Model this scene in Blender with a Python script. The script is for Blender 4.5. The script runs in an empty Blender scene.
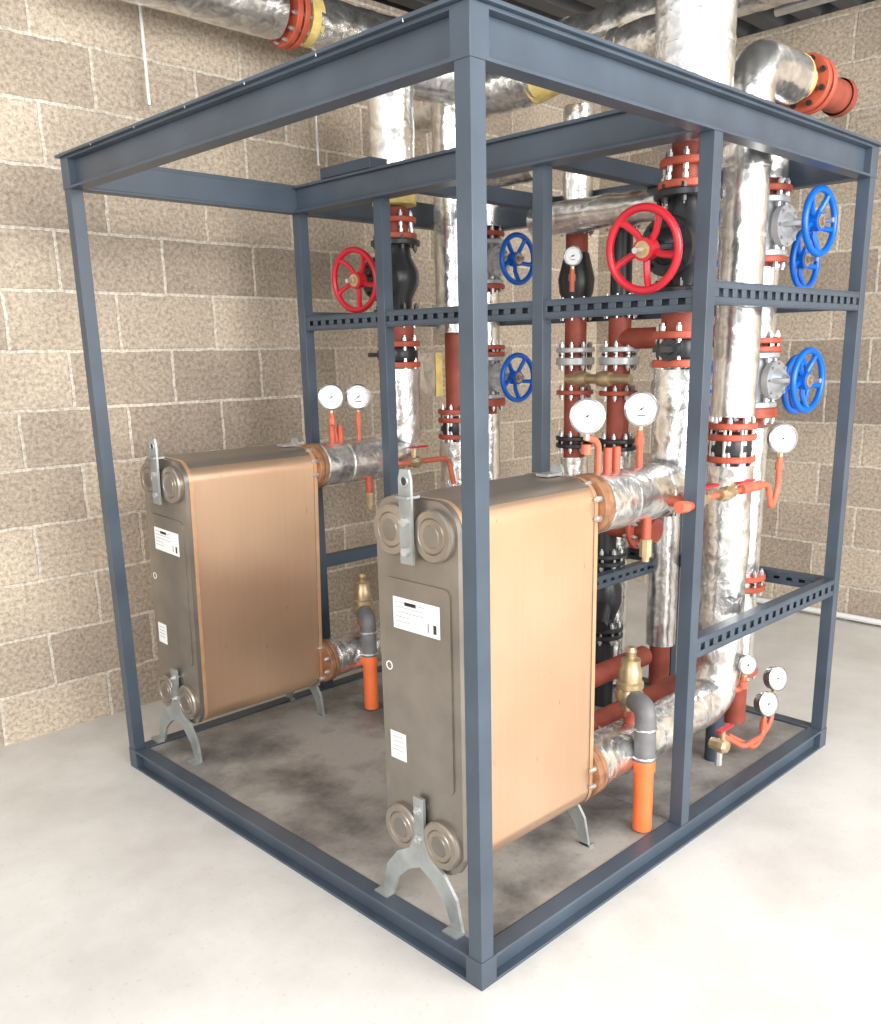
import bpy, bmesh, math, random
from mathutils import Vector, Matrix, noise
random.seed(4)
V=Vector
# ------------------------------------------------------------ materials
def new_mat(name):
    m=bpy.data.materials.new(name); m.use_nodes=True
    nt=m.node_tree; b=nt.nodes["Principled BSDF"]; return m,nt,b
def simple(name,col,rough=.5,metal=0.,var=.12,vscale=6,bump=0.,bscale=60,spec=None):
    m,nt,b=new_mat(name)
    tc=nt.nodes.new("ShaderNodeTexCoord")
    n=nt.nodes.new("ShaderNodeTexNoise"); n.inputs["Scale"].default_value=vscale; n.inputs["Detail"].default_value=6
    nt.links.new(tc.outputs["Object"],n.inputs["Vector"])
    r=nt.nodes.new("ShaderNodeValToRGB"); r.color_ramp.elements[0].position=.3; r.color_ramp.elements[1].position=.72
    r.color_ramp.elements[0].color=(*[max(0,c*(1-var)) for c in col],1); r.color_ramp.elements[1].color=(*[min(1,c*(1+var)) for c in col],1)
    nt.links.new(n.outputs["Fac"],r.inputs["Fac"]); nt.links.new(r.outputs["Color"],b.inputs["Base Color"])
    b.inputs["Roughness"].default_value=rough; b.inputs["Metallic"].default_value=metal
    if bump>0:
        n2=nt.nodes.new("ShaderNodeTexNoise"); n2.inputs["Scale"].default_value=bscale; n2.inputs["Detail"].default_value=4
        nt.links.new(tc.outputs["Object"],n2.inputs["Vector"])
        bp=nt.nodes.new("ShaderNodeBump"); bp.inputs["Strength"].default_value=bump; bp.inputs["Distance"].default_value=.004
        nt.links.new(n2.outputs["Fac"],bp.inputs["Height"]); nt.links.new(bp.outputs["Normal"],b.inputs["Normal"])
    return m
M={}
M['frame']=simple("blue_grey_paint",(.056,.077,.105),.38,0,.2,5)
M['framed']=simple("blue_grey_paint_dark",(.04,.055,.08),.5,0,.15,5)
M['red']=simple("red_oxide",(.30,.062,.038),.55,0,.25,14)
M['flange']=simple("flange_red",(.46,.09,.05),.5,0,.25,20)
M['rust']=simple("rusty_flange",(.30,.15,.08),.6,.3,.4,30)
M['orange']=simple("orange_pipe",(.80,.17,.05),.45,0,.1,10)
M['redw']=simple("red_enamel",(.48,.012,.026),.3,0,.08,10)
M['bluew']=simple("blue_enamel",(.0,.12,.58),.3,0,.08,10)
M['black']=simple("black_paint",(.018,.019,.023),.35,0,.3,10)
M['valve']=simple("silver_valve_paint",(.55,.57,.59),.4,.35,.1,10)
M['brass']=simple("brass",(.52,.40,.24),.38,.7,.2,24)
M['zinc']=simple("zinc",(.62,.63,.63),.33,.8,.12,30)
M['galv']=simple("galvanised_foot",(.40,.43,.43),.42,.6,.25,14)
M['rubber']=simple("grey_rubber",(.15,.15,.155),.5,0,.2,20)
M['yellow']=simple("yellow_foam",(.80,.62,.22),.9,0,.2,20,.8,60)
M['white']=simple("white_dial",(.85,.86,.86),.35,0,.02,5)
M['label']=simple("white_label",(.82,.83,.83),.5,0,.03,5)
M['ink_and_hole_shade']=simple("ink_and_hole_shade",(.03,.03,.035),.6,0,.1,5)
M['print']=simple("fine_print",(.30,.30,.31),.6,0,.1,5)
M['steel']=simple("gauge_case",(.42,.42,.42),.25,.9,.08,5)
M['copperpipe']=simple("copper_red_tube",(.55,.14,.08),.4,.1,.15,20)
def foil(name,bs,rough,lo,sc):
    m,nt,b=new_mat(name)
    tc=nt.nodes.new("ShaderNodeTexCoord")
    v=nt.nodes.new("ShaderNodeTexNoise"); v.inputs["Scale"].default_value=sc; v.inputs["Detail"].default_value=6; v.inputs["Distortion"].default_value=1.4
    n=nt.nodes.new("ShaderNodeTexVoronoi"); n.inputs["Scale"].default_value=38; n.feature='F1'
    nt.links.new(tc.outputs["Object"],v.inputs["Vector"]); nt.links.new(tc.outputs["Object"],n.inputs["Vector"])
    a=nt.nodes.new("ShaderNodeMath"); a.operation='MULTIPLY_ADD'; a.inputs[1].default_value=.35
    nt.links.new(n.outputs["Distance"],a.inputs[0]); nt.links.new(v.outputs["Fac"],a.inputs[2])
    bp=nt.nodes.new("ShaderNodeBump"); bp.inputs["Strength"].default_value=bs; bp.inputs["Distance"].default_value=.010
    nt.links.new(a.outputs[0],bp.inputs["Height"]); nt.links.new(bp.outputs["Normal"],b.inputs["Normal"])
    r=nt.nodes.new("ShaderNodeValToRGB"); r.color_ramp.elements[0].color=(*lo,1); r.color_ramp.elements[1].color=(.88,.88,.87,1)  # darker patches paint the crinkled foil's dark reflections into its colour
    r.color_ramp.elements[0].position=.32; r.color_ramp.elements[1].position=.56
    nt.links.new(v.outputs["Fac"],r.inputs["Fac"]); nt.links.new(r.outputs["Color"],b.inputs["Base Color"])
    b.inputs["Metallic"].default_value=.92; b.inputs["Roughness"].default_value=rough
    return m
M['foil']=foil("aluminium_foil_wrap",.48,.25,(.54,.53,.51),15)
M['foils']=foil("aluminium_smooth_wrap",.30,.25,(.60,.59,.57),11)
def copper(name,c0,c1,metal,rough,scr=(.66,.54,.46)):
    m,nt,b=new_mat(name)
    tc=nt.nodes.new("ShaderNodeTexCoord")
    mp=nt.nodes.new("ShaderNodeMapping"); mp.inputs["Scale"].default_value=(190,190,.8)
    nt.links.new(tc.outputs["Object"],mp.inputs["Vector"])
    n=nt.nodes.new("ShaderNodeTexNoise"); n.inputs["Scale"].default_value=1.0; n.inputs["Detail"].default_value=2
    nt.links.new(mp.outputs[0],n.inputs["Vector"])
    n2=nt.nodes.new("ShaderNodeTexNoise"); n2.inputs["Scale"].default_value=2.6; n2.inputs["Detail"].default_value=2
    nt.links.new(tc.outputs["Object"],n2.inputs["Vector"])
    ad=nt.nodes.new("ShaderNodeMath"); ad.operation='MULTIPLY_ADD'; ad.inputs[1].default_value=.15
    nt.links.new(n.outputs["Fac"],ad.inputs[0])
    mu=nt.nodes.new("ShaderNodeMath"); mu.operation='MULTIPLY'; mu.inputs[1].default_value=.85
    nt.links.new(n2.outputs["Fac"],mu.inputs[0]); nt.links.new(mu.outputs[0],ad.inputs[2])
    r=nt.nodes.new("ShaderNodeValToRGB"); r.color_ramp.elements[0].position=.32; r.color_ramp.elements[1].position=.68
    r.color_ramp.elements[0].color=(*c0,1); r.color_ramp.elements[1].color=(*c1,1)
    nt.links.new(ad.outputs[0],r.inputs["Fac"])
    mp2=nt.nodes.new("ShaderNodeMapping"); mp2.inputs["Scale"].default_value=(150,150,22)
    nt.links.new(tc.outputs["Object"],mp2.inputs["Vector"])
    n3=nt.nodes.new("ShaderNodeTexNoise"); n3.inputs["Scale"].default_value=1; n3.inputs["Detail"].default_value=1
    nt.links.new(mp2.outputs[0],n3.inputs["Vector"])
    r3=nt.nodes.new("ShaderNodeValToRGB"); r3.color_ramp.elements[0].position=.74; r3.color_ramp.elements[1].position=.78
    r3.color_ramp.elements[0].color=(1,1,1,1); r3.color_ramp.elements[1].color=(*scr,1)
    nt.links.new(n3.outputs["Fac"],r3.inputs["Fac"])
    mx=nt.nodes.new("ShaderNodeMixRGB"); mx.blend_type='MULTIPLY'; mx.inputs[0].default_value=1
    nt.links.new(r.outputs[0],mx.inputs[1]); nt.links.new(r3.outputs[0],mx.inputs[2])
    nt.links.new(mx.outputs[0],b.inputs["Base Color"])
    bp=nt.nodes.new("ShaderNodeBump"); bp.inputs["Strength"].default_value=.06; bp.inputs["Distance"].default_value=.001
    nt.links.new(n.outputs["Fac"],bp.inputs["Height"]); nt.links.new(bp.outputs["Normal"],b.inputs["Normal"])
    b.inputs["Metallic"].default_value=metal; b.inputs["Roughness"].default_value=rough
    return m
M['copper']=copper("brazed_copper_side",(.66,.43,.28),(.78,.54,.37),.78,.28)
M['hxtop']=copper("brazed_pack_top",(.22,.19,.16),(.28,.245,.205),.6,.36,(.85,.8,.75))
M['gold']=simple("copper_edge",(.72,.44,.26),.33,.6,.1,20)
M['hx']=simple("stainless_plate",(.29,.265,.235),.33,.75,.25,5,.1,30)
M['hxd']=simple("stainless_boss",(.34,.30,.255),.30,.75,.22,8)
def wall_mat(name,axis,k=1.):
    m,nt,b=new_mat(name)
    L=nt.links.new
    tc=nt.nodes.new("ShaderNodeTexCoord"); sp=nt.nodes.new("ShaderNodeSeparateXYZ"); L(tc.outputs["Object"],sp.inputs[0])
    ax=nt.nodes.new("ShaderNodeMath"); ax.operation='ADD'; ax.inputs[1].default_value=.03+4.35; L(sp.outputs[axis],ax.inputs[0])
    az=nt.nodes.new("ShaderNodeMath"); az.operation='ADD'; az.inputs[1].default_value=.02; L(sp.outputs[2],az.inputs[0])
    cb=nt.nodes.new("ShaderNodeCombineXYZ"); L(ax.outputs[0],cb.inputs[0]); L(az.outputs[0],cb.inputs[1])
    wn=nt.nodes.new("ShaderNodeTexNoise"); wn.inputs["Scale"].default_value=14; wn.inputs["Detail"].default_value=3; L(cb.outputs[0],wn.inputs["Vector"])
    ws=nt.nodes.new("ShaderNodeVectorMath"); ws.operation='MULTIPLY_ADD'; ws.inputs[1].default_value=(.014,.014,0); L(wn.outputs["Color"],ws.inputs[0]); L(cb.outputs[0],ws.inputs[2])
    br=nt.nodes.new("ShaderNodeTexBrick"); L(ws.outputs[0],br.inputs["Vector"])
    br.inputs["Scale"].default_value=1; br.inputs["Brick Width"].default_value=.435; br.inputs["Row Height"].default_value=.22
    br.inputs["Mortar Size"].default_value=.0075; br.inputs["Mortar Smooth"].default_value=.25; br.offset=.5
    br.inputs["Color1"].default_value=(.66*k,.57*k,.46*k,1); br.inputs["Color2"].default_value=(.39*k,.325*k,.262*k,1); br.inputs["Mortar"].default_value=(.78*k,.72*k,.62*k,1)
    br.inputs["Bias"].default_value=-.2
    sn=nt.nodes.new("ShaderNodeTexNoise"); sn.inputs["Scale"].default_value=62; sn.inputs["Detail"].default_value=7; sn.inputs["Roughness"].default_value=.75; L(cb.outputs[0],sn.inputs["Vector"])
    r=nt.nodes.new("ShaderNodeValToRGB"); r.color_ramp.elements[0].position=.36; r.color_ramp.elements[1].position=.60
    r.color_ramp.elements[0].color=(.50,.48,.46,1); r.color_ramp.elements[1].color=(1.14,1.14,1.14,1); L(sn.outputs["Fac"],r.inputs["Fac"])
    mx=nt.nodes.new("ShaderNodeMixRGB"); mx.blend_type='MULTIPLY'; mx.inputs[0].default_value=.9; L(br.outputs["Color"],mx.inputs[1]); L(r.outputs[0],mx.inputs[2])
    ln=nt.nodes.new("ShaderNodeTexNoise"); ln.inputs["Scale"].default_value=2.2; ln.inputs["Detail"].default_value=4; L(cb.outputs[0],ln.inputs["Vector"])
    r2=nt.nodes.new("ShaderNodeValToRGB"); r2.color_ramp.elements[0].position=.3; r2.color_ramp.elements[1].position=.7
    r2.color_ramp.elements[0].color=(.82,.81,.80,1); r2.color_ramp.elements[1].color=(1.10,1.09,1.07,1); L(ln.outputs["Fac"],r2.inputs["Fac"])
    mx2=nt.nodes.new("ShaderNodeMixRGB"); mx2.blend_type='MULTIPLY'; mx2.inputs[0].default_value=1; L(mx.outputs[0],mx2.inputs[1]); L(r2.outputs[0],mx2.inputs[2])
    L(mx2.outputs[0],b.inputs["Base Color"]); b.inputs["Roughness"].default_value=.92
    inv=nt.nodes.new("ShaderNodeMath"); inv.operation='MULTIPLY_ADD'; inv.inputs[1].default_value=-1.2; L(br.outputs["Fac"],inv.inputs[0]); L(sn.outputs["Fac"],inv.inputs[2])
    bp=nt.nodes.new("ShaderNodeBump"); bp.inputs["Strength"].default_value=.7; bp.inputs["Distance"].default_value=.007; L(inv.outputs[0],bp.inputs["Height"]); L(bp.outputs["Normal"],b.inputs["Normal"])
    return m
def blotch(name,c0,c1,rough,scale,detail=8,speck=None,bump=.15,p0=.36,p1=.62):
    m,nt,b=new_mat(name); L=nt.links.new
    tc=nt.nodes.new("ShaderNodeTexCoord")
    n=nt.nodes.new("ShaderNodeTexNoise"); n.inputs["Scale"].default_value=scale; n.inputs["Detail"].default_value=detail; n.inputs["Roughness"].default_value=.62; L(tc.outputs["Object"],n.inputs["Vector"])
    r=nt.nodes.new("ShaderNodeValToRGB"); r.color_ramp.elements[0].position=p0; r.color_ramp.elements[1].position=p1
    r.color_ramp.elements[0].color=(*c0,1); r.color_ramp.elements[1].color=(*c1,1); L(n.outputs["Fac"],r.inputs["Fac"])
    src=r.outputs[0]
    if speck:
        n2=nt.nodes.new("ShaderNodeTexNoise"); n2.inputs["Scale"].default_value=70; n2.inputs["Detail"].default_value=3; L(tc.outputs["Object"],n2.inputs["Vector"])
        r2=nt.nodes.new("ShaderNodeValToRGB"); r2.color_ramp.elements[0].position=.62; r2.color_ramp.elements[1].position=.74
        r2.color_ramp.elements[0].color=(1,1,1,1); r2.color_ramp.elements[1].color=(*speck,1); L(n2.outputs["Fac"],r2.inputs["Fac"])
        mx=nt.nodes.new("ShaderNodeMixRGB"); mx.blend_type='MULTIPLY'; mx.inputs[0].default_value=1; L(src,mx.inputs[1]); L(r2.outputs[0],mx.inputs[2]); src=mx.outputs[0]
    L(src,b.inputs["Base Color"]); b.inputs["Roughness"].default_value=rough
    bp=nt.nodes.new("ShaderNodeBump"); bp.inputs["Strength"].default_value=bump; bp.inputs["Distance"].default_value=.005; L(n.outputs["Fac"],bp.inputs["Height"]); L(bp.outputs["Normal"],b.inputs["Normal"])
    return m
M['floor']=blotch("concrete_floor",(.55,.53,.50),(.68,.665,.635),.55,1.9,10,(.86,.85,.82),.2)
M['plate']=blotch("dirty_skid_plate",(.10,.097,.092),(.36,.345,.32),.5,2.6,13,(.7,.7,.7),.15,.37,.58)
M['wl']=wall_mat("blockwork_left",0); M['wr']=wall_mat("blockwork_right",1,.95)
M['ceil']=simple("dark_deck",(.09,.095,.10),.6,.2,.1,4)
# ------------------------------------------------------------ geometry
def frame_for(ax):
    ax=V(ax).normalized(); t=V((0,0,1)) if abs(ax.z)<.9 else V((1,0,0))
    u=ax.cross(t).normalized(); w=ax.cross(u).normalized(); return ax,u,w
class G:
    def __init__(s,name): s.name=name; s.bm=bmesh.new(); s.mats=[]
    def mi(s,m):
        if m not in s.mats: s.mats.append(m)
        return s.mats.index(m)
    def face(s,vs,m,smooth=False):
        try: f=s.bm.faces.new(vs)
        except ValueError: return
        f.material_index=s.mi(m); f.smooth=smooth
    def box(s,a,b,m,mat=None):
        c=[V((x,y,z)) for x in(a[0],b[0]) for y in(a[1],b[1]) for z in(a[2],b[2])]
        if mat: c=[mat@v for v in c]
        v=[s.bm.verts.new(p) for p in c]
        for q in((0,1,3,2),(4,6,7,5),(0,4,5,1),(2,3,7,6),(0,2,6,4),(1,5,7,3)): s.face([v[i] for i in q],m)
    def lathe(s,o,ax,prof,m,seg=24):
        o=V(o); ax,u,w=frame_for(ax); rings=[]
        for r,h in prof:
            if r<1e-6: rings.append([s.bm.verts.new(o+ax*h)])
            else: rings.append([s.bm.verts.new(o+ax*h+(u*math.cos(2*math.pi*i/seg)+w*math.sin(2*math.pi*i/seg))*r) for i in range(seg)])
        for A,B in zip(rings,rings[1:]):
            for i in range(seg):
                j=(i+1)%seg
                if len(A)==1 and len(B)==1: continue
                if len(A)==1: s.face([A[0],B[i],B[j]],m,True)
                elif len(B)==1: s.face([A[i],A[j],B[0]],m,True)
                else: s.face([A[i],A[j],B[j],B[i]],m,True)
    def cyl(s,p0,p1,r,m,seg=20,r1=None):
        p0=V(p0);p1=V(p1);h=(p1-p0).length; r1=r if r1 is None else r1
        s.lathe(p0,p1-p0,[(0,0),(r,0),(r1,h),(0,h)],m,seg)
    def sweep(s,pts,r,m,seg=16,closed=False,wob=0,cap=True):
        pts=[V(p) for p in pts]; n=len(pts); rings=[]; u=None
        for i,p in enumerate(pts):
            if closed: t=(pts[(i+1)%n]-pts[i-1]).normalized()
            else: t=((pts[i+1] if i<n-1 else p)-(pts[i-1] if i>0 else p)).normalized()
            if u is None: _,u,_w=frame_for(t)
            u=(u-t*u.dot(t)).normalized(); w=t.cross(u)
            ring=[]
            for k in range(seg):
                a=2*math.pi*k/seg; d=u*math.cos(a)+w*math.sin(a); rr=r
                if wob: rr+=wob*(noise.noise((p+d*r)*14)+.6*noise.noise((p+d*r)*42))
                ring.append(s.bm.verts.new(p+d*rr))
            rings.append(ring)
        R=list(zip(rings,rings[1:]))+([(rings[-1],rings[0])] if closed else [])
        for A,B in R:
            for k in range(seg):
                j=(k+1)%seg; s.face([A[k],A[j],B[j],B[k]],m,True)
        if cap and not closed:
            s.face(rings[0][::-1],m); s.face(rings[-1],m)
    def tube(s,pts,r,m,rad=.03,seg=16,wob=0):
        s.sweep(fillet(pts,rad,wob>0),r,m,seg,wob=wob)
    def torus(s,c,ax,R,r,m,seg=40,sub=10):
        ax,u,w=frame_for(ax); c=V(c)
        s.sweep([c+(u*math.cos(2*math.pi*i/seg)+w*math.sin(2*math.pi*i/seg))*R for i in range(seg)],r,m,sub,closed=True)
    def prism(s,poly,x0,x1,m,mcap=None,smooth=True,mtop=None):
        mcap=mcap or m
        A=[s.bm.verts.new((x0,y,z)) for y,z in poly]; B=[s.bm.verts.new((x1,y,z)) for y,z in poly]; n=len(poly)
        for i in range(n):
            j=(i+1)%n; mm=m
            if mtop and abs(poly[i][1]-poly[j][1])<abs(poly[i][0]-poly[j][0]) and poly[i][1]>.6: mm=mtop
            s.face([A[i],A[j],B[j],B[i]],mm,smooth)
        s.face(A[::-1],mcap); s.face(B,mcap)
    def done(s,matrix=None,ang=35,bevel=0):
        bmesh.ops.recalc_face_normals(s.bm,faces=s.bm.faces[:])
        me=bpy.data.meshes.new(s.name); s.bm.to_mesh(me); s.bm.free()
        for k in s.mats: me.materials.append(M[k])
        me.set_sharp_from_angle(angle=math.radians(ang))
        o=bpy.data.objects.new(s.name,me); bpy.context.collection.objects.link(o)
        if matrix: o.matrix_world=matrix
        if bevel:
            b=o.modifiers.new("bevel",'BEVEL'); b.width=bevel; b.segments=2; b.limit_method='ANGLE'
        return o
def fillet(pts,rad,dense=False,step=.02):
    pts=[V(p) for p in pts]; out=[pts[0]]
    for i in range(1,len(pts)-1):
        a,b,c=pts[i-1:i+2]; d1=(a-b); d2=(c-b); r=min(rad,d1.length*.49,d2.length*.49)
        p0=b+d1.normalized()*r; p1=b+d2.normalized()*r
        for k in range(9):
            t=k/8; out.append(p0*(1-t)**2+b*2*t*(1-t)+p1*t*t)
    out.append(pts[-1])
    if dense:
        o2=[out[0]]
        for a,b in zip(out,out[1:]):
            n=max(1,int((b-a).length/step))
            for k in range(1,n+1): o2.append(a.lerp(b,k/n))
        out=o2
    res=[out[0]]
    for p in out[1:]:
        if (p-res[-1]).length>1e-5: res.append(p)
    return res
def flange(g,o,ax,R,t,m='flange',n=8,bolt='zinc',ext=.014):
    a,u,w=frame_for(ax); o=V(o)
    g.lathe(o,a,[(0,0),(R-.003,0),(R,.003),(R,t-.003),(R-.003,t),(0,t)],m,32)
    for i in range(n):
        an=2*math.pi*(i+.5)/n; d=(u*math.cos(an)+w*math.sin(an))*(R-.016)
        g.cyl(o+d-a*ext,o+d+a*(t+ext),.0085,bolt,6)
        g.cyl(o+d-a*(ext+.008),o+d+a*(t+ext+.008),.0045,bolt,6)
def wheel(g,c,ax,R,m,n=5,rt=.011,hub='brass'):
    a,u,w=frame_for(ax); c=V(c)
    g.torus(c,a,R-rt,rt,m,48,12)
    for i in range(n):
        an=2*math.pi*i/n+.3; d=u*math.cos(an)+w*math.sin(an); e=u*math.cos(an+.35)+w*math.sin(an+.35)
        g.sweep([c-a*.018+d*.02,c-a*.016+d*R*.45,c-a*.006+(d*.75+e*.25).normalized()*R*.75,c+(d*.5+e*.5).normalized()*(R-rt)],.0095,m,8)
    g.cyl(c-a*.034,c+a*.004,.030,m,20); g.cyl(c+a*.004,c+a*.008,.022,hub,20); g.cyl(c+a*.004,c+a*.018,.013,hub,6); g.cyl(c-a*.002,c+a*.03,.007,hub,10)
def gate_valve(o,pipe,stem,dist,R,body,wm,pr=.05,half=.09,name="gate_valve",bolt='zinc'):
    g=G(name); o=V(o); p=V(pipe).normalized(); s_=V(stem).normalized()
    g.lathe(o-p*half,p,[(0,0),(pr,0),(pr,.02),(pr*1.1,half*.45),(pr*1.55,half*.8),(pr*1.62,half),(pr*1.55,half*1.2),(pr*1.1,half*1.55),(pr,2*half-.02),(pr,2*half),(0,2*half)],body,28)
    flange(g,o-p*half,p,pr*1.75,.02,body,8,bolt); flange(g,o+p*(half-.02),p,pr*1.75,.02,body,8,bolt)
    b=o
    k=min(1,dist/.22)
    g.lathe(b,s_,[(0,0),(pr*1.15,.0),(pr*1.1,pr*1.5*k),(pr*1.45,pr*1.55*k),(pr*1.45,pr*2.1*k),(pr*.9,pr*2.15*k),(pr*.55,pr*2.6*k),(.02,pr*2.7*k),(.02,pr*3.0*k),(0,pr*3.0*k)],body,24)
    a,u,w=frame_for(s_)
    for i in range(8):
        an=math.pi*2*i/8; d=(u*math.cos(an)+w*math.sin(an))*pr*1.25
        g.cyl(b+d+s_*pr*1.45*k,b+d+s_*pr*2.3*k,.006,bolt,6)
    side=p.cross(s_).normalized(); top=dist-.045
    for sg in(-1,1):
        g.sweep([b+s_*pr*2.1*k+side*sg*pr*.75,b+s_*(top*.85)+side*sg*pr*.7,b+s_*top+side*sg*.012],.009,body,8)
    g.cyl(b+s_*(top-.012),b+s_*(top+.012),.02,body,16)
    g.cyl(b+s_*pr*2.2*k,b+s_*(dist+.045),.008,'zinc',10)
    wheel(g,b+s_*dist,s_,R,wm,5)
    return g.done()
def gauge(c,n,r,stem_to=None):
    g=G("pressure_gauge"); c=V(c); n=V(n).normalized()
    up=V((0,0,1)); rt=up.cross(n).normalized(); up=n.cross(rt)
    g.lathe(c-n*.03,n,[(0,0),(r*.9,0),(r*.95,.004),(r*.95,.026),(r*1.05,.027),(r*1.06,.036),(r*.95,.038),(r*.93,.033)],'steel',36)
    g.lathe(c-n*.03,n,[(0,.0325),(r*.94,.0325)],'white',36)
    f=c+n*.0035
    for i in range(21):
        a=math.radians(225-270*i/20); d=rt*math.cos(a)+up*math.sin(a); l=.14 if i%5==0 else .08
        t=n.cross(d); w=.0009
        q=[f+d*r*.86-t*w,f+d*r*.86+t*w,f+d*r*(.86-l)+t*w,f+d*r*(.86-l)-t*w]
        g.face([g.bm.verts.new(x) for x in q],'ink_and_hole_shade')
    a=math.radians(215); d=rt*math.cos(a)+up*math.sin(a); t=n.cross(d)
    q=[f+n*.001-d*r*.2-t*.0014,f+n*.001-d*r*.2+t*.0014,f+n*.001+d*r*.72]
    g.face([g.bm.verts.new(x) for x in q],'ink_and_hole_shade'); g.cyl(f,f+n*.003,.003,'ink_and_hole_shade',12)
    q=[f-rt*r*.25-up*r*.42,f+rt*r*.25-up*r*.42,f+rt*r*.25-up*r*.36,f-rt*r*.25-up*r*.36]
    g.face([g.bm.verts.new(x) for x in q],'ink_and_hole_shade')
    b=c-n*.014
    g.cyl(b-V((0,0,r*.9)),b-V((0,0,r+.018)),.009,'brass',6)
    if stem_to:
        pts=[b-V((0,0,r+.012))]+[V(p) for p in stem_to]
        g.tube(pts,.0095,'copperpipe',.03,10)
        g.cyl(b-V((0,0,r+.03)),b-V((0,0,r+.055)),.0135,'copperpipe',10)
    return g.done()
# ------------------------------------------------------------ room
D,L,MX,H=1.9148,1.8107,.9031,2.1; YW=2.3549; XW=3.6006; CZ=3.08
g=G("floor"); g.box((-5,-5,-.1),(XW+.2,YW+.2,0),'floor'); g.done()
g=G("wall_left"); g.box((-4,YW,0),(XW+.2,YW+.2,CZ),'wl'); g.done()
g=G("wall_right"); g.box((XW,-4,0),(XW+.2,YW,CZ),'wr'); g.done()
g=G("ceiling"); g.box((-.3,-1.2,CZ+.06),(XW+.2,YW+.2,CZ+.12),'ceil')
y=-1.2
while y<YW+.1:
    g.prism([(y,CZ+.06),(y+.02,CZ),(y+.11,CZ),(y+.13,CZ+.06)],-.3,XW+.2,'ceil',smooth=False); y+=.2
g.done()
g=G("trim_1"); g.tube([(XW-.02,-3,.03),(XW-.02,1.2,.03)],.016,'label'); g.done()
# ------------------------------------------------------------ skid frame
g=G("skid_frame"); T=.042
def chan(axis,a,b,pos,z0,z1,out,dep=.05,fl=.008,web=.008,m='frame'):
    def bx(lo,hi,za,zb):
        if axis=='x': g.box((a,min(lo,hi),za),(b,max(lo,hi),zb),m)
        else: g.box((min(lo,hi),a,za),(max(lo,hi),b,zb),m)
    inn=pos-out*dep
    bx(pos,inn,z1-fl,z1); bx(pos,inn,z0,z0+fl); bx(inn,inn+out*web+out*.018,z0+fl,z1-fl)
for z0,z1 in((0,.075),(2.005,2.1)):
    chan('x',.052,D-.052,0,z0,z1,-1); chan('x',.052,D-.052,L,z0,z1,1)
    chan('y',.052,L-.052,0,z0,z1,-1); chan('y',.052,L-.052,D,z0,z1,1)
    for (x,y,sx,sy) in((0,0,1,1),(0,L,1,-1),(D,0,-1,1),(D,L,-1,-1)):
        g.box((min(x,x+sx*.053),min(y,y+sy*.053),z0),(max(x,x+sx*.053),max(y,y+sy*.053),z1-.0005),'frame')
for a,b in(((-.012,-.012,2.1),(D+.012,.03,2.108)),((-.012,.03,2.1),(.03,L-.03,2.108)),((-.012,L-.03,2.1),(D+.012,L+.012,2.108)),((D-.03,.03,2.1),(D+.012,L-.03,2.108))):
    g.box(a,b,'frame')
g.box((MX-.03,.04,2.013),(MX-.018,L-.04,2.09),'frame'); g.box((MX-.045,.052,2.09),(MX+.03,L-.052,2.0995),'frame'); g.box((MX-.045,.052,2.005),(MX+.03,L-.052,2.013),'frame')
g.box((MX-.05,1.30,2.1),(MX+.03,1.58,2.135),'framed')
for yy in(.62,1.22): g.box((MX,yy,2.03),(D-.05,yy+.05,2.085),'framed')
def post(x,y,z0=.0745,z1=2.0055,t=T): g.box((x,y,z0),(x+t,y+t,z1),'frame')
for x in(.002,MX-.02,D-T-.002):
    for y in(.002,L-T-.002): post(x,y)
post(MX-.02,1.285); post(MX-.02,.555); post(D-T-.002,.66)
for k in range(6):
    t=(k+.6)/6.5
    g.box((-.0122,L*t-.001,2.096),(-.010,L*t+.001,2.104),'label')
def rail(axis,a,b,pos,zc,out,h=.05):
    z0,z1=zc-h/2,zc+h/2
    def bx(s0,s1,d0,d1,za,zb):
        lo,hi=sorted((pos-out*d0,pos-out*d1))
        if axis=='x': g.box((s0,lo,za),(s1,hi,zb),'frame')
        else: g.box((lo,s0,za),(hi,s1,zb),'frame')
    bx(a,b,0,.04,z1-.004,z1); bx(a,b,0,.04,z0,z0+.004)
    bx(a,b,0,.004,z1-.019,z1-.004); bx(a,b,0,.004,z0+.004,z0+.019)
    s=a
    while s<b: bx(s,min(b,s+.026),0,.004,z0+.019,z1-.019); s+=.05
    bx(a,b,.036,.04,z0+.004,z1-.004)
for z in(1.62,.63):
    rail('x',MX+.02,D-T,.004,z,-1,.06); rail('x',MX+.02,D-T,L-.004,z,1)
    rail('y',T,L-T,D-.03,z,-1,)
rail('y',T,L-T,MX-.016,1.60,-1,.055)
rail('x',MX+.02,D-T,.68,.63,-1)
g.done(bevel=.0015)
g=G("skid_base_plate")
g.box((.056,.056,.055),(MX,L-.056,.070),'plate'); g.box((MX+.004,.056,.055),(D-.056,L-.056,.069),'plate')
g.done()
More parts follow.
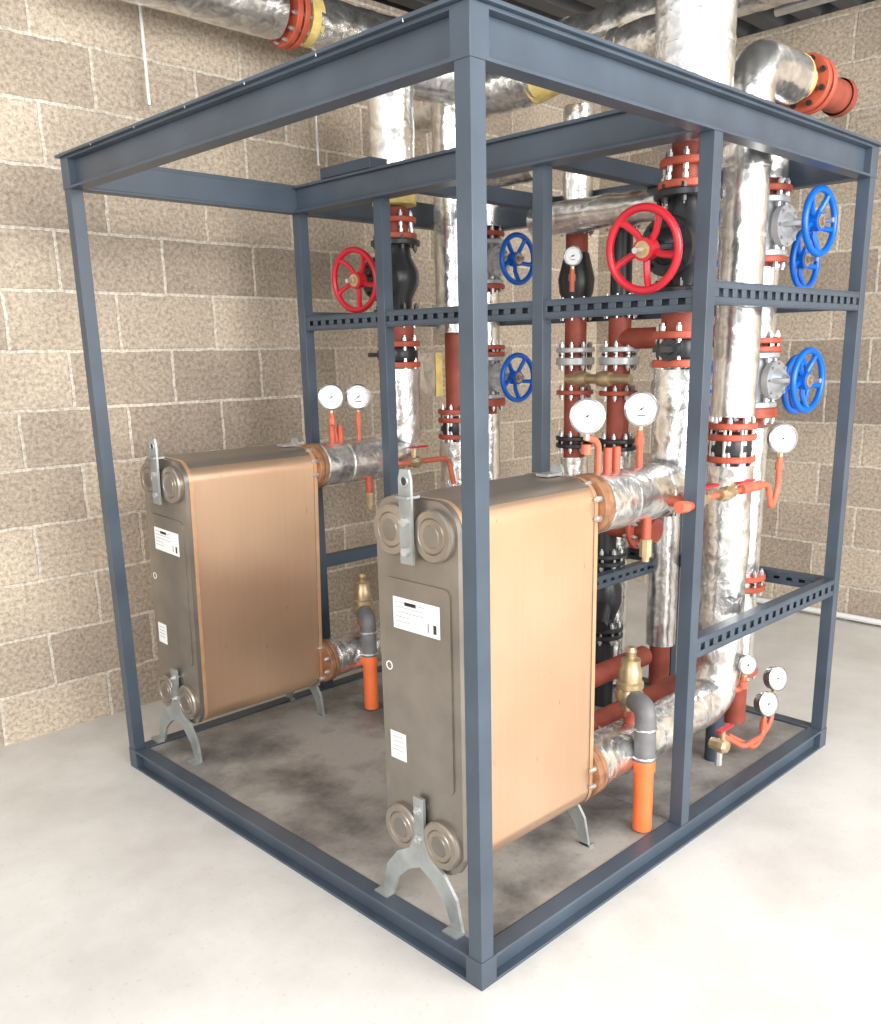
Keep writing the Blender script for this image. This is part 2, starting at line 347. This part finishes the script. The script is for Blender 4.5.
# ------------------------------------------------------------ heat exchangers
def rrect(y0,y1,z0,z1,r,n=10):
    out=[]
    for cy,cz,a0 in((y1-r,z1-r,0),(y0+r,z1-r,90),(y0+r,z0+r,180),(y1-r,z0+r,270)):
        for k in range(n+1):
            a=math.radians(a0+90*k/n); out.append((cy+r*math.cos(a),cz+r*math.sin(a)))
    return out
def hx(matrix):
    g=G("plate_heat_exchanger")
    w=.140; z0,z1=.205,1.15; X1=.578
    g.prism(rrect(-w,w,z0,z1,.068),.098,X1,'copper',mtop='hxtop')
    g.prism(rrect(-w-.003,w+.003,z0-.003,z1+.003,.071),.085,.098,'gold','hx')
    g.prism(rrect(-w-.001,w+.001,z0-.001,z1+.001,.069),.070,.085,'hx','hx')
    g.prism(rrect(-w-.003,w+.003,z0-.003,z1+.003,.071),X1,X1+.015,'gold','hx')
    for y in(-.071,.071):
        for z in(z0+.080,z1-.078):
            g.lathe((.070,y,z),(-1,0,0),[(.063,0),(.063,.012),(.059,.017),(.044,.017),(.042,.014),(.039,.017),(0,.017)],'hxd',40)
            g.lathe((.053,y,z),(-1,0,0),[(0.027,0),(.025,.002),(.012,.002),(0.0,.001)],'hx',30)
    g.prism(rrect(-.115,.115,.43,.95,.02,4),.066,.071,'hx')
    def plate(poly,x0,x1,m): g.prism(poly,x0,x1,m,smooth=False)
    plate([(-.021,1.0),(.021,1.0),(.021,1.20),(.014,1.222),(-.014,1.222),(-.021,1.20)],.040,.047,'galv')
    g.torus((.0395,0,1.195),(1,0,0),.012,.003,'galv',20,6); g.lathe((.0395,0,1.195),(-1,0,0),[(0,.0005),(.010,.0005)],'ink_and_hole_shade',16)  # flat dark disc paints the shade inside the lug hole
    for z in(1.03,1.10): g.cyl((.047,0,z),(.032,0,z),.011,'zinc',6)
    g.box((.03,-.020,1.155),(.07,.020,1.161),'galv')
    plate([(-.020,1.05),(.020,1.05),(.020,1.165),(.012,1.18),(-.012,1.18),(-.020,1.165)],X1+.017,X1+.024,'galv')
    g.box((X1-.045,-.02,1.153),(X1+.02,.02,1.160),'zinc')
    def foot(x,dx,k=1.0):
        for sg in(-1,1):
            Lp=[(.018,.345),(.018,.225),(.038,.180),(.086,.150),(.130,.092),(.150,.0)]
            Rp=[(0,.345),(0,.225),(0,.135),(.042,.112),(.090,.062),(.112,.0)]
            for i in range(5):
                q=[Lp[i],Lp[i+1],Rp[i+1],Rp[i]]
                q=[(sg*a*k,.073+b*.93) for a,b in q]
                g.prism(q,x,x+.009,'galv',smooth=False)
            lo,hi=sorted((sg*.106*k,sg*.156*k)); a,b=sorted((x,x+dx))
            g.box((a,lo,.0705),(b,hi,.079),'galv')
        for z in(.28,.36):
            g.cyl((x-.004,0,z),(x+.014,0,z),.012,'zinc',6)
            g.cyl((x-.012,0,z),(x+.018,0,z),.006,'zinc',8)
    foot(.052,-.028); foot(X1+.022,.02,.85)
    g.cyl((.060,0,.28),(.072,0,.28),.012,'zinc',8)
    x=.0655
    g.box((x-.001,-.082,.825),(x,.082,.905),'label')
    for i in range(5): g.box((x-.0015,-.03 if i<3 else .02,.892-i*.012),(x-.001,.072,.8935-i*.012),'print')
    g.box((x-.0015,.0,.887),(x-.001,.04,.896),'ink_and_hole_shade'); g.box((x-.0015,-.070,.835),(x-.001,-.060,.857),'ink_and_hole_shade'); g.box((x-.0015,-.045,.835),(x-.001,-.040,.857),'print')
    g.box((x-.001,.052,.47),(x,.110,.545),'label')
    for i in range(4): g.box((x-.0015,.062,.53-i*.012),(x-.001,.100,.5318-i*.012),'print')
    g.lathe((x,.105,.72),(-1,0,0),[(.012,0.0),(.012,.001),(.009,.001),(.009,0)],'label',16)
    return g.done(matrix)
hx(Matrix.Translation((0,.265,0)))
hx(Matrix.Translation((.066,1.655,-.001))@Matrix.Rotation(math.radians(2.7),4,'X')@Matrix.Diagonal((1.03,1.02,1.0,1)))
# ------------------------------------------------------------ pipework
F='foil'
def pipework(dy,x0,full=True,ox=0):
    y=.18+dy
    g=G("insulated_pipework")
    xa=1.065; zu=1.075
    flange(g,(x0,y,zu),(1,0,0),.084,.022,'rust',8); flange(g,(x0+.024,y,zu),(1,0,0),.084,.018,'rust',8)
    g.tube([(x0+.045,y,zu),(xa,y,zu+.0),(xa,y,1.42)],.080,F,.12,36,wob=.0045)
    for xx in(x0+.05,x0+.17,xa-.13): g.sweep([(xx,y,zu),(xx+.012,y,zu)],.0825,F,32)
    flange(g,(xa,y,1.425),(0,0,1),.085,.022)
    g.lathe((xa,y,1.447),(0,0,1),[(0,0),(.07,0),(.075,.01),(.075,.05),(.07,.058),(0,.058)],'black',28)
    g.cyl((xa,y,1.475),(xa-.12,y-.02,1.475),.014,'black',10); g.box((xa-.17,y-.035,1.468),(xa-.09,y-.01,1.484),'black')
    g.cyl((xa-.07,y-.01,1.475),(xa-.10,y-.015,1.475),.03,'black',12)
    flange(g,(xa,y,1.505),(0,0,1),.085,.022)
    g.cyl((xa,y,1.52),(xa,y,1.62),.062,'red',28)
    flange(g,(xa,y,1.600),(0,0,1),.085,.022)
    flange(g,(xa,y,1.905),(0,0,1),.085,.022); g.cyl((xa,y,1.92),(xa,y,2.02),.05,'red',24); flange(g,(xa,y,1.965),(0,0,1),.082,.02)
    if full:
        g.tube([(xa,y,2.02),(xa,y,CZ)],.106,'foils',.1,40,wob=.0035)
        g.sweep([(xa,y,2.26),(xa,y,2.275)],.1085,'foils',36)
    else:
        g.cyl((xa,y,2.03),(xa,y,2.09),.085,'yellow',24,.08)
        g.tube([(xa,y,2.07),(xa,y,2.50),(1.5,y-.1,2.50)],.086,'foils',.1,36,wob=.004)
    xb=1.385; zl=.305
    flange(g,(x0,y,zl),(1,0,0),.084,.022,'rust',8); flange(g,(x0+.024,y,zl),(1,0,0),.084,.018,'rust',8)
    g.tube([(x0+.045,y,zl),(xb,y,zl),(xb,y,1.11)],.075,F,.13,36,wob=.0045)
    for xx in(x0+.06,.95,1.2): g.sweep([(xx,y,zl),(xx+.012,y,zl)],.078,F,32)
    flange(g,(xb,y,1.12),(0,0,1),.08,.02); g.lathe((xb,y,1.14),(0,0,1),[(0,0),(.068,0),(.072,.02),(.068,.05),(0,.05)],'black',24)
    for i in range(8):
        a=math.pi*i/4+.2; g.cyl((xb+.068*math.cos(a),y+.068*math.sin(a),1.10),(xb+.068*math.cos(a),y+.068*math.sin(a),1.24),.006,'zinc',6)
    flange(g,(xb,y,1.19),(0,0,1),.08,.02); flange(g,(xb,y,1.225),(0,0,1),.08,.02)
    if full:
        g.tube([(xb,y,1.265),(xb,y,2.29),(1.66,y,2.29)],.070,'foils',.09,36,wob=.0035)
        for z in(1.50,1.80,2.0): g.sweep([(xb,y,z),(xb,y,z+.012)],.073,'foils',32)
        g.cyl((1.65,y,2.29),(1.70,y,2.29),.072,'yellow',24,.055)
        flange(g,(1.72,y,2.29),(1,0,0),.085,.022,bolt='black'); flange(g,(1.76,y,2.29),(1,0,0),.085,.022,bolt='black')
        g.cyl((1.68,y,2.29),(2.02,y,2.29),.052,'red',24); g.lathe((2.0,y,2.29),(1,0,0),[(.058,-.03),(.06,0),(.05,.02),(0,.03)],'red',24)
    else:
        g.cyl((xb,y,1.24),(xb,y,1.56),.045,'red',24); g.tube([(xb,y,1.56),(xb,y,2.5)],.080,'foils',.1,36,wob=.004)
        g.box((xb-.09,y+.03,1.30),(xb-.05,y+.13,1.48),'yellow'); g.box((xb-.095,y+.03,1.30),(xb-.09,y+.13,1.48),'foil')
    g.cyl((xb,y,.07),(xb,y,.24),.03,'framed',12)
    xc,yc=1.75,.30+dy+(0 if full else .04)
    g.tube([(xc,yc,.30),(xc,yc,1.20)],.06,'foils',.1,28,wob=.004)
    flange(g,(xc,yc,.27),(0,0,1),.08,.02); g.cyl((xc,yc,.07),(xc,yc,.30),.045,'red',20); flange(g,(xc,yc,.60),(0,0,1),.085,.02); flange(g,(xc,yc,.64),(0,0,1),.085,.02)
    g.cyl((xc,yc,1.2),(xc,yc,2.05),.045,'red',24)
    for z in(1.235,1.46,1.49,1.755,1.98,1.25): flange(g,(xc,yc,z),(0,0,1),.085,.02)
    g.tube([(xc,yc,2.02),(xc,yc,2.24),(xc,yc+(.4 if full else -.3),2.24)],.068,'foils',.1,28,wob=.004)
    g.tube([(xc,yc,1.50),(xc,yc,1.74)],.06,'foils',.1,28,wob=.004)
    g.done(Matrix.Translation((ox,0,0))); return yc
y2=pipework(0,.595,True); y1=pipework(1.34,.588,False,.09)
gate_valve((1.065,.18,1.765),(0,0,1),(-1,-.05,-.13),.235,.115,'black','redw',.055,.138,bolt='black')
gate_valve((1.155,1.52,1.765),(0,0,1),(-1,-.12,-.08),.235,.118,'black','redw',.055,.138,bolt='black')
for xx,yc in((1.75,y2),(1.84,y1)):
    for z in(1.87,1.365): gate_valve((xx,yc,z),(0,0,1),(-.05,-1,0),.20,.11,'valve','bluew',.046,.095)
g=G("riser_pipework")
g.cyl((1.78,1.12,.08),(1.78,1.12,2.03),.045,'red',24); g.cyl((1.78,.90,1.08),(1.78,.90,1.60),.045,'red',24); g.tube([(1.78,.90,.08),(1.78,.90,1.06)],.06,'foils',.1,28,wob=.003)
g.cyl((1.78,.90,1.6),(1.78,.90,2.05),.042,'black',24)
g.tube([(1.78,1.12,.2),(1.78,1.12,1.04)],.06,'foils',.1,28,wob=.003); g.tube([(1.78,1.12,1.98),(1.78,1.12,2.4)],.06,'foils',.1,28,wob=.003)
for (x,y) in((1.78,.90),(1.78,1.12)):
    for z in(1.08,1.11,1.30,1.62,1.65,1.95): flange(g,(x,y,z),(0,0,1),.078,.018,'flange' if z>1.2 and z<1.63 else 'black')
    flange(g,(x,y,1.42),(0,0,1),.08,.03,'valve'); flange(g,(x,y,1.47),(0,0,1),.08,.02,'valve')
g.lathe((1.78,1.12,1.66),(0,0,1),[(0,0),(.05,0),(.07,.05),(.075,.10),(.06,.16),(.05,.20),(0,.20)],'black',24)
g.cyl((1.78,.90,1.52),(1.78,.30,1.52),.04,'red',20)
g.cyl((1.60,1.02,1.37),(1.60,.72,1.37),.018,'brass',12)
for yy in(.95,.84): g.lathe((1.60,yy,1.37),(0,-1,0),[(0,-.03),(.026,-.03),(.032,0),(.026,.03),(0,.03)],'brass',12)
g.tube([(1.62,1.2,1.975),(1.62,.42,1.975)],.06,'foils',.1,28,wob=.004)
g.cyl((1.6,.62,.30),(.80,.62,.30),.04,'red',20)
g.cyl((1.6,.40,.26),(.70,.40,.26),.042,'red',20); flange(g,(.9,.40,.26),(1,0,0),.07,.018)
# lower gap: branch header with flanges and strainer
g.cyl((1.55,1.25,.82),(1.55,.55,.82),.045,'red',24); g.cyl((1.55,.78,.07),(1.55,.78,.82),.042,'black',20)
for z in(.36,.39,.66,.69): flange(g,(1.55,.78,z),(0,0,1),.078,.018,'black')
for yy in(.62,.98,1.02): flange(g,(1.55,yy,.82),(0,1,0),.078,.018,'flange')
g.lathe((1.55,.78,.44),(0,0,1),[(0,0),(.045,0),(.068,.06),(.068,.12),(.045,.18),(0,.18)],'black',20); g.cyl((1.55,.78,.52),(1.43,.72,.44),.035,'black',16)
g.done()
g=G("insulated_riser"); g.cyl((1.78,.66,.08),(1.78,.66,2.1),.042,'red',20); g.tube([(1.78,.66,.3),(1.78,.66,.84)],.06,'foils',.1,28,wob=.003); g.done()
gate_valve((1.78,.66,1.85),(0,0,1),(-.4,-1,0),.2,.10,'valve','bluew',.046,.09)
gate_valve((1.78,.66,1.34),(0,0,1),(-.4,-1,0),.2,.10,'valve','bluew',.046,.09)
gate_valve((1.78,.66,.95),(0,0,1),(-1,-.2,0),.2,.09,'valve','bluew',.04,.09)
g=G("insulated_riser"); g.cyl((2.02,.52,.0),(2.02,.52,2.1),.042,'red',20); g.tube([(2.02,.52,.3),(2.02,.52,1.1)],.06,'foils',.1,28,wob=.003); g.tube([(2.02,.52,2.0),(2.02,.52,2.35)],.06,'foils',.1,28,wob=.003); g.done()
gate_valve((2.02,.52,1.78),(0,0,1),(0,-1,0),.25,.11,'valve','bluew',.046,.095)
gate_valve((2.02,.52,1.34),(0,0,1),(0,-1,0),.25,.11,'valve','bluew',.046,.095)
gauge((1.60,1.0,1.83),(-.7,-.7,0),.035,[(1.61,1.01,1.70)])
g=G("header_pipe")
g.tube([(1.55,1.9,2.47),(1.55,1.12,2.47)],.09,F,.1,32,wob=.006)
g.cyl((1.55,1.14,2.47),(1.55,1.02,2.47),.092,'yellow',20,.07); g.cyl((1.55,1.05,2.47),(1.55,.78,2.47),.055,'red',20); flange(g,(1.55,.93,2.47),(0,1,0),.085,.02)
g.cyl((1.55,.84,2.47),(1.55,.74,2.47),.06,'yellow',20,.08); g.tube([(1.55,.78,2.47),(1.55,.42,2.47)],.08,F,.1,32,wob=.006)
g.done()
g=G("header_pipe"); g.tube([(1.95,1.9,2.70),(1.95,-.6,2.70)],.085,F,.1,32,wob=.006)
for yy in(1.3,.8,.2): g.sweep([(1.95,yy,2.70),(1.95,yy+.02,2.70)],.092,F,32)
g.done()
g=G("ceiling_pipe"); y,z=2.08,2.81
g.tube([(.22,y,z),(1.05,y,z)],.105,F,.1,36,wob=.006); flange(g,(1.08,y,z),(1,0,0),.125,.025,n=12); flange(g,(1.115,y,z),(1,0,0),.125,.025,n=12)
g.cyl((1.03,y,z),(1.24,y,z),.07,'red',24); g.cyl((1.17,y,z),(1.23,y,z),.1,'yellow',24); g.tube([(1.21,y,z),(2.3,y,z)],.10,F,.1,36,wob=.006)
g.torus((.36,y,z),(1,0,0),.11,.006,'zinc'); g.done()
g=G("hanger_rod"); g.cyl((.58,2.28,2.45),(.58,2.28,CZ),.006,'label',8); g.cyl((1.36,2.25,2.3),(1.36,2.25,CZ),.006,'zinc',8)
g.cyl((.58,2.28,2.45),(.58,2.28,2.43),.012,'zinc',8); g.done()
g=G("ceiling_conduit"); g.cyl((3.3,-1,3.055),(3.3,1.1,3.055),.025,'zinc',12); g.cyl((2.9,-1,3.05),(2.9,1.6,3.05),.03,'label',12); g.done()
# ------------------------------------------------------------ gauges
nA=(-.72,-.66,.08)
gauge((.615,.18,1.31),nA,.044,[(.68,.19,1.24),(.68,.19,1.14)]); gauge((.865,.18,1.315),nA,.046,[(.88,.19,1.14)])
gauge((.805,1.52,1.325),(-.5,-.85,.05),.046,[(.83,1.53,1.14)]); gauge((.935,1.52,1.32),(-.5,-.85,.05),.046,[(.94,1.53,1.14)])
gauge((1.50,.06,1.19),(-.66,-.72,.1),.045,[(1.51,.07,1.02),(1.47,.07,.96),(1.44,.07,1.05),(1.05,.06,1.055),(.96,.10,1.06)])
gauge((1.52,.055,.27),(-.3,-.9,.2),.042,[(1.52,.065,.15),(1.38,.065,.15),(1.28,.10,.22)])
gauge((1.60,.065,.34),(-.3,-.9,.2),.042,[(1.60,.075,.18),(1.48,.075,.11),(1.33,.10,.20)])
gauge((1.40,.08,.44),(-.5,-.85,.1),.032,[(1.41,.10,.34),(1.37,.15,.34)])
# ------------------------------------------------------------ small fittings
def drain(dy,x0):
    y=.18+dy; g=G("drain_cock")
    for xx in(.10,.14): g.cyl((x0+xx,y,1.15),(x0+xx,y,1.22),.012,'flange',12)
    g.cyl((x0+.24,y-.04,1.02),(x0+.24,y-.04,.93),.014,'flange',12); g.cyl((x0+.24,y-.04,.95),(x0+.24,y-.04,.90),.018,'brass',8); g.cyl((x0+.24,y-.04,.90),(x0+.24,y-.04,.885),.011,'brass',8)
    g.done()
drain(0,.61); drain(1.34,.70)
g=G("ball_valve")
g.tube([(.92,.12,1.055),(.92,.03,1.055)],.016,'flange',.02,12); g.tube([(.92,.03,1.055),(.90,.02,1.055),(.84,.02,1.055)],.013,'flange',.02,12); g.cyl((.86,.02,1.055),(.82,.02,1.058),.017,'copperpipe',10)
g.lathe((.93,.055,1.055),(1,0,0),[(0,0),(.018,0),(.018,.02),(.025,.03),(.025,.06),(.018,.07),(.018,.09),(0,.09)],'brass',8)
g.cyl((.97,.055,1.055),(.97,.055,1.14),.011,'brass',8); g.cyl((.97,.055,1.12),(.97,.055,1.15),.018,'brass',8); g.box((.96,.045,1.085),(1.08,.065,1.092),'redw')
g.cyl((.97,.055,1.055),(.97,.055,.98),.011,'brass',8)
g.lathe((1.10,.055,1.055),(1,0,0),[(0,0),(.018,0),(.018,.02),(.023,.03),(.023,.05),(.018,.06),(.018,.08),(0,.08)],'brass',8)
g.cyl((1.13,.055,1.055),(1.13,.02,1.09),.008,'brass',8); g.box((1.12,.0,1.09),(1.21,.015,1.096),'redw')
g.cyl((1.24,.06,1.055),(1.36,.06,1.055),.016,'copperpipe',12); g.done()
g=G("ball_valve"); yy=1.40; g.tube([(1.02,1.45,1.06),(1.02,yy,1.06),(1.10,yy,1.06),(1.30,yy,1.06),(1.33,yy,.95)],.011,'copperpipe',.03,10)
g.lathe((1.08,yy,1.06),(1,0,0),[(0,0),(.018,0),(.018,.02),(.024,.03),(.024,.05),(.018,.06),(0,.06)],'brass',8); g.cyl((1.11,yy,1.06),(1.11,yy,1.12),.010,'brass',8); g.box((1.09,yy-.01,1.115),(1.18,yy+.01,1.121),'redw'); g.done()
g=G("drain_valve"); g.lathe((1.20,.09,.22),(0,-1,0),[(0,0),(.02,0),(.02,.02),(.026,.03),(.026,.05),(.018,.06),(0,.06)],'brass',8); g.cyl((1.20,.05,.22),(1.20,.05,.28),.008,'brass',8); g.box((1.17,.04,.275),(1.25,.06,.281),'redw'); g.cyl((1.20,.06,.22),(1.20,.06,.15),.012,'zinc',8); g.done()
def relief(dy,x):
    y=.18+dy; g=G("pressure_relief_valve")
    g.cyl((x,y,.36),(x,y,.42),.018,'flange',14); g.cyl((x,y,.40),(x,y,.43),.026,'flange',8)
    g.lathe((x,y,.42),(0,0,1),[(0,0),(.028,0),(.028,.02),(.040,.03),(.042,.05),(.034,.065),(.042,.07),(.042,.085),(.036,.09),(.036,.125),(.030,.135),(.030,.158),(.016,.163),(.016,.178),(.019,.183),(.012,.196),(0,.197)],'brass',16)
    ex,ey=x-.055,y-.095
    g.cyl((x,y,.46),(x-.03,y-.05,.46),.026,'brass',8)
    g.tube([(x-.02,y-.035,.46),(ex,ey,.46),(ex,ey,.29)],.032,'rubber',.05,20)
    for z in(.31,.40): g.torus((ex,ey,z),(0,0,1),.032,.004,'zinc',24,6)
    g.cyl((ex,ey,.075),(ex,ey,.30),.029,'orange',24); g.cyl((ex,ey,.265),(ex,ey,.30),.033,'orange',24)
    g.done()
relief(0,.852); relief(1.355,.925)
# ------------------------------------------------------------ camera
p=(-1.3422,-1.2861,1.4762,.7891,-.2529,-.0191,908.65,454.79,588.24)
az,pi_,ro=p[3:6]
fw=V((math.cos(az)*math.cos(pi_),math.sin(az)*math.cos(pi_),math.sin(pi_))); rt=V((math.sin(az),-math.cos(az),0)); up=rt.cross(fw)
c,s=math.cos(ro),math.sin(ro); rt,up=rt*c+up*s,up*c-rt*s
cd=bpy.data.cameras.new("camera"); co=bpy.data.objects.new("camera",cd); bpy.context.collection.objects.link(co)
co.matrix_world=Matrix(((rt[0],up[0],-fw[0],p[0]),(rt[1],up[1],-fw[1],p[1]),(rt[2],up[2],-fw[2],p[2]),(0,0,0,1)))
cd.sensor_fit='HORIZONTAL'; cd.sensor_width=36; cd.lens=36*p[6]/881; cd.shift_x=-(p[7]-440.5)/881; cd.shift_y=(p[8]-512)/881; cd.clip_start=.05
bpy.context.scene.camera=co
# ------------------------------------------------------------ light
w=bpy.data.worlds.new("world"); bpy.context.scene.world=w; w.use_nodes=True
w.node_tree.nodes["Background"].inputs[0].default_value=(.985,.99,1,1); w.node_tree.nodes["Background"].inputs[1].default_value=1.1
def area(name,loc,tgt,sx,sy,e,col):
    l=bpy.data.lights.new(name,'AREA'); l.shape='RECTANGLE'; l.size=sx; l.size_y=sy; l.energy=e; l.color=col
    o=bpy.data.objects.new(name,l); bpy.context.collection.objects.link(o); o.location=loc
    o.rotation_euler=(V(tgt)-V(loc)).to_track_quat('-Z','Y').to_euler()
area("daylight_door",(.3,-4.6,2.4),(.8,1,.9),4.5,3.0,500,(1,.985,.96))
area("added_side_fill",(-4.4,-1.2,2.6),(1,1,1.0),3,2.2,140,(1,.965,.92))  # soft area lamp added to fill from the side, no real window
sc=bpy.context.scene
sc.view_settings.view_transform='Standard'; sc.view_settings.look='None'; sc.view_settings.exposure=0.0
